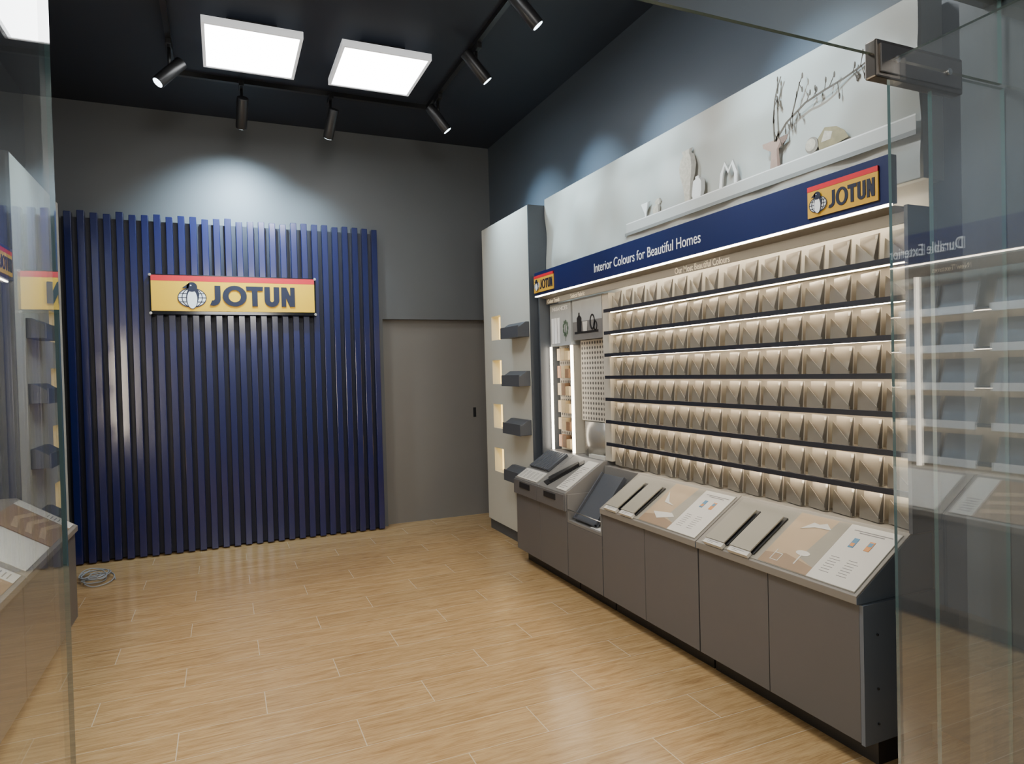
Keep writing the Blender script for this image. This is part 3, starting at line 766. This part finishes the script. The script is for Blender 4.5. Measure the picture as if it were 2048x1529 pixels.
branch([(-2.40, zt + .12), (-2.33, zt + .185), (-2.22, zt + .235), (-2.12, zt + .25), (-2.02, zt + .26), (-1.94, zt + .275), (-1.86, zt + .30)], .011, 3)
branch([(-2.30, zt + .20), (-2.27, zt + .28), (-2.25, zt + .34)], .007, 2)
mk("printed_still_life", bm, ["ledge", "ledge2", "paper", "clay", "clay2", "paper", "gold", "twig", "papersh", "clayd", "clay2l", "printw"], parent=mur, label="printed ledge with vases and a dry branch")

# ------------------------------------------------------------------ left display
YE = 4.66
for (a, b) in ((1.30, 2.415), (2.42, 3.535), (3.54, YE)):
    cabinet([a, (a + b) / 2, b], .615, "dark grey two-door base cabinet along opposite wall", sx=-1, xf=-.835, xb=-1.27)
    bm = bmesh.new(); prism(bm, [(-.82, .617), (-.82, .648), (-1.115, .842), (-1.30, .842), (-1.30, .617)], a, b)
    mk("sloped_counter", bm, "counter", label="taupe sloped counter along opposite wall", cat="counter", group="sloped counters over the base cabinets", bevel=.002)
    F = Fr((-.82, a, .648), (0, 1, 0), Vector((-.295, 0, .194)))
    bm = bmesh.new(); box(bm, .05, .50, .02, .33, .001, .004, 1, F); box(bm, .52, 1.09, .02, .33, .001, .004, 0, F)
    for i in range(3): stroke(bm, F, [(.58, .08 + .07 * i), (.75, .11 + .07 * i), (.95, .07 + .07 * i)], .03, .004, .005, 2)
    box(bm, .97, 1.09, .02, .33, .004, .005, 1, F)
    for i in range(6): box(bm, .99, 1.06, .05 + .02 * i, .055 + .02 * i, .005, .0055, 3, F)
    mk("printed_board", bm, ["room2", "paper", "room", "textgrey"], label="brown and white printed board on opposite counter", cat="poster", group="printed boards on the counters")
B("display_back_panel", (-1.33, -1.31, 1.30, YE, 0, 2.20), "rack", label="taupe back panel of the opposite display", cat="display panel")
B("display_side_panel", (-1.33, -1.15, YE + .002, YE + .017, 0, 2.275), "cabdark", label="dark grey end panel of opposite display", cat="display panel")
for z in (1.80, 1.573, 1.346, 1.119, .892):
    bm = bmesh.new(); box(bm, -1.309, -1.19, 1.31, YE - .01, z - .012, z)
    o = mk("display_shelf", bm, "shelf", label="dark shelf with pale label strips on opposite display", cat="shelf", group="shelves of the opposite display")
    bm = bmesh.new()
    for k in range(6): box(bm, -1.189, -1.185, 1.36 + k * .55, 1.82 + k * .55, z - .028, z + .018)
    mk("label_strip", bm, "white", parent=o, label="white label strip")
    bm = bmesh.new(); box(bm, -1.26, -1.25, 1.33, YE - .03, z - .0165, z - .0125); mk("led_strip", bm, "ledl", parent=o, label="warm LED strip")
    for k in range(6):
        for q in (0, 1):
            F = Fr((-1.22, 1.36 + k * .55, z + .001), (0, 1, 0), Vector((-.3, 0, 1)))
            bm = bmesh.new(); box(bm, .01 + .24 * q, .22 + .24 * q, 0, .165, 0, .006, 0, F)
            mk("texture_sample_board", bm, "board" if k < 3 else "sample", label="flat dark grey texture board leaning on shelf" if k < 3 else "flat taupe texture board leaning on shelf", cat="sample board", group="texture boards on the opposite display")
bm = bmesh.new(); box(bm, -1.13, -1.09, 1.30, YE, 2.092, 2.275)
hs2 = mk("header_sign", bm, "header", label="navy blue header sign with white lettering on opposite display", cat="sign", bevel=.002)
FL = Fr((-1.09, 0, 0), (0, 1, 0), (0, 0, 1))
text("lettering", "Durable Exteriors", FL, 2.45, 2.93, 2.137, 2.205, .0005, .003, "white", hs2, .004, "white raised letters")
logo_sign("logo_badge", FL, 4.28, 4.62, 2.11, 2.25, .001, "yellow2", "yellow and red badge with navy letters", None, parent=hs2)
bm = bmesh.new(); box(bm, -1.125, -1.115, 1.30, YE, 2.086, 2.0915); mk("led_strip", bm, "ledh", parent=hs2, label="warm LED strip")
bm = bmesh.new(); box(bm, -1.202, -1.19, 1.31, YE - .01, 2.02, 2.084)
fa2 = mk("light_fascia", bm, "counter", label="taupe fascia strip beneath opposite header sign", cat="fascia")
FL2 = Fr((-1.19, 0, 0), (0, 1, 0), (0, 0, 1))
text("lettering", "New Textures", FL2, 2.48, 2.70, 2.034, 2.066, .0005, .002, "cream", fa2, .0, "cream letters")
for yy in (2.79, 3.05, 3.35):
    bm = bmesh.new(); box(bm, -1.183, -1.165, yy - .012, yy + .012, .845, 2.02); mk("vertical_light", bm, "ledw" if yy < 3 else "ledvl", label="thin vertical LED light bar on opposite display", cat="light bar", group="vertical light bars")

# cable coil on the floor
random.seed(2)
c = bpy.data.curves.new("c", 'CURVE'); c.dimensions = '3D'; c.bevel_depth = .004; c.bevel_resolution = 2
for k in range(6):
    sp = c.splines.new('NURBS'); n_ = 14; sp.points.add(n_ - 1)
    r = random.uniform(.07, .13); ox, oy = random.uniform(-.04, .04), random.uniform(-.06, .06)
    for i in range(n_):
        a = 2 * math.pi * i / (n_ - 3) + k
        sp.points[i].co = (-.93 + ox + r * .8 * math.cos(a), 5.85 + oy + r * 1.3 * math.sin(a), .006 + .006 * k + random.uniform(0, .03), 1)
    sp.order_u = 4; sp.use_endpoint_u = True
to = bpy.data.objects.new("t", c); COL.objects.link(to)
dg = bpy.context.evaluated_depsgraph_get(); dg.update()
me = bpy.data.meshes.new_from_object(to.evaluated_get(dg)); bpy.data.objects.remove(to)
bm = bmesh.new(); bm.from_mesh(me)
zmin = min(v.co.z for v in bm.verts)
for v in bm.verts: v.co.z -= zmin
for f in bm.faces: f.material_index = 0
mk("cable_coil", bm, "cable", label="loosely coiled grey cable lying on floor", cat="cable")

# ------------------------------------------------------------------ shopfront glass
def pane(name, dims, axis, label, gm="glass"):
    bm = bmesh.new(); box(bm, *dims)
    bm.normal_update()
    for f in bm.faces:
        f.material_index = 0 if abs(f.normal[axis]) > .9 else 1
    return mk(name, bm, [gm, "glassedge"], label=label, cat="glass door" if name == "glass_door" else "glass pane")
pane("glass_door", (-.330, -.320, .35, 1.71, .008, 2.85), 0, "frameless clear glass door standing open beside opposite display")
pane("glass_door", (1.40, 1.410, .35, 1.045, .008, 2.18), 0, "frameless clear glass door leaf with metal corner clamp", "glassr")
pane("transom_glass", (-.28, 1.83, 1.05, 1.060, 2.195, 2.409), 1, "clear glass transom pane above doorway")
pane("side_glass", (1.56, 1.838, 1.05, 1.060, .008, 2.185), 1, "clear fixed glass sidelight beside doorway")
bm = bmesh.new()
box(bm, 1.36, 1.66, 1.040, 1.070, 2.140, 2.225)
pf = mk("patch_fitting", bm, "bronze", label="rectangular metal patch fitting clamping glass panes at corner", cat="door fitting", bevel=.004)
bm = bmesh.new(); box(bm, 1.37, 1.65, 1.036, 1.041, 2.150, 2.215); mk("cover_plate", bm, "bronze2", parent=pf, bevel=.002)
for xx in (1.42, 1.60):
    bm = bmesh.new(); cyl(bm, (xx, 1.031, 2.183), (xx, 1.037, 2.183), .008, n=16); mk("screw", bm, "steel", parent=pf)

# ------------------------------------------------------------------ world + extra light
w = bpy.data.worlds.new("World"); sc.world = w; w.use_nodes = True
bg = w.node_tree.nodes["Background"]; bg.inputs[0].default_value = (.75, .86, 1.0, 1); bg.inputs[1].default_value = .20
def area(name, loc, aim, sx_, sy_, e, col):
    ld = bpy.data.lights.new(name, 'AREA'); ld.shape = 'RECTANGLE'; ld.size = sx_; ld.size_y = sy_; ld.energy = e; ld.color = col
    o = bpy.data.objects.new(name, ld); COL.objects.link(o); o.location = loc
    o.rotation_euler = (Vector(aim) - Vector(loc)).to_track_quat('-Z', 'Y').to_euler()
area("front_fill_light", (.65, 2.6, H - .06), (.65, 2.6, 0), .6, .6, 90, (.96, .98, 1))  # unseen overhead fill, added to brighten the room
area("corridor_light", (.3, -.9, 2.9), (1.4, 2.6, .4), 1.2, .8, 90, (1, .96, .9))

# ------------------------------------------------------------------ camera
yaw, pitch_, roll, f_ = 0.41012, 0.016206, -0.0259107, 1328.62
Fv = Vector((math.sin(yaw) * math.cos(pitch_), math.cos(yaw) * math.cos(pitch_), -math.sin(pitch_)))
r = Vector((math.cos(yaw), -math.sin(yaw), 0)); u = r.cross(Fv)
r2 = r * math.cos(roll) + u * math.sin(roll); u2 = -r * math.sin(roll) + u * math.cos(roll)
cam = bpy.data.cameras.new("camera"); cam.sensor_width = 36; cam.lens = 36 * f_ / 2048; cam.clip_start = .02
co = bpy.data.objects.new("camera", cam); COL.objects.link(co)
co.matrix_world = Matrix(((r2.x, u2.x, -Fv.x, 0), (r2.y, u2.y, -Fv.y, 0), (r2.z, u2.z, -Fv.z, 1.5), (0, 0, 0, 1)))
sc.camera = co
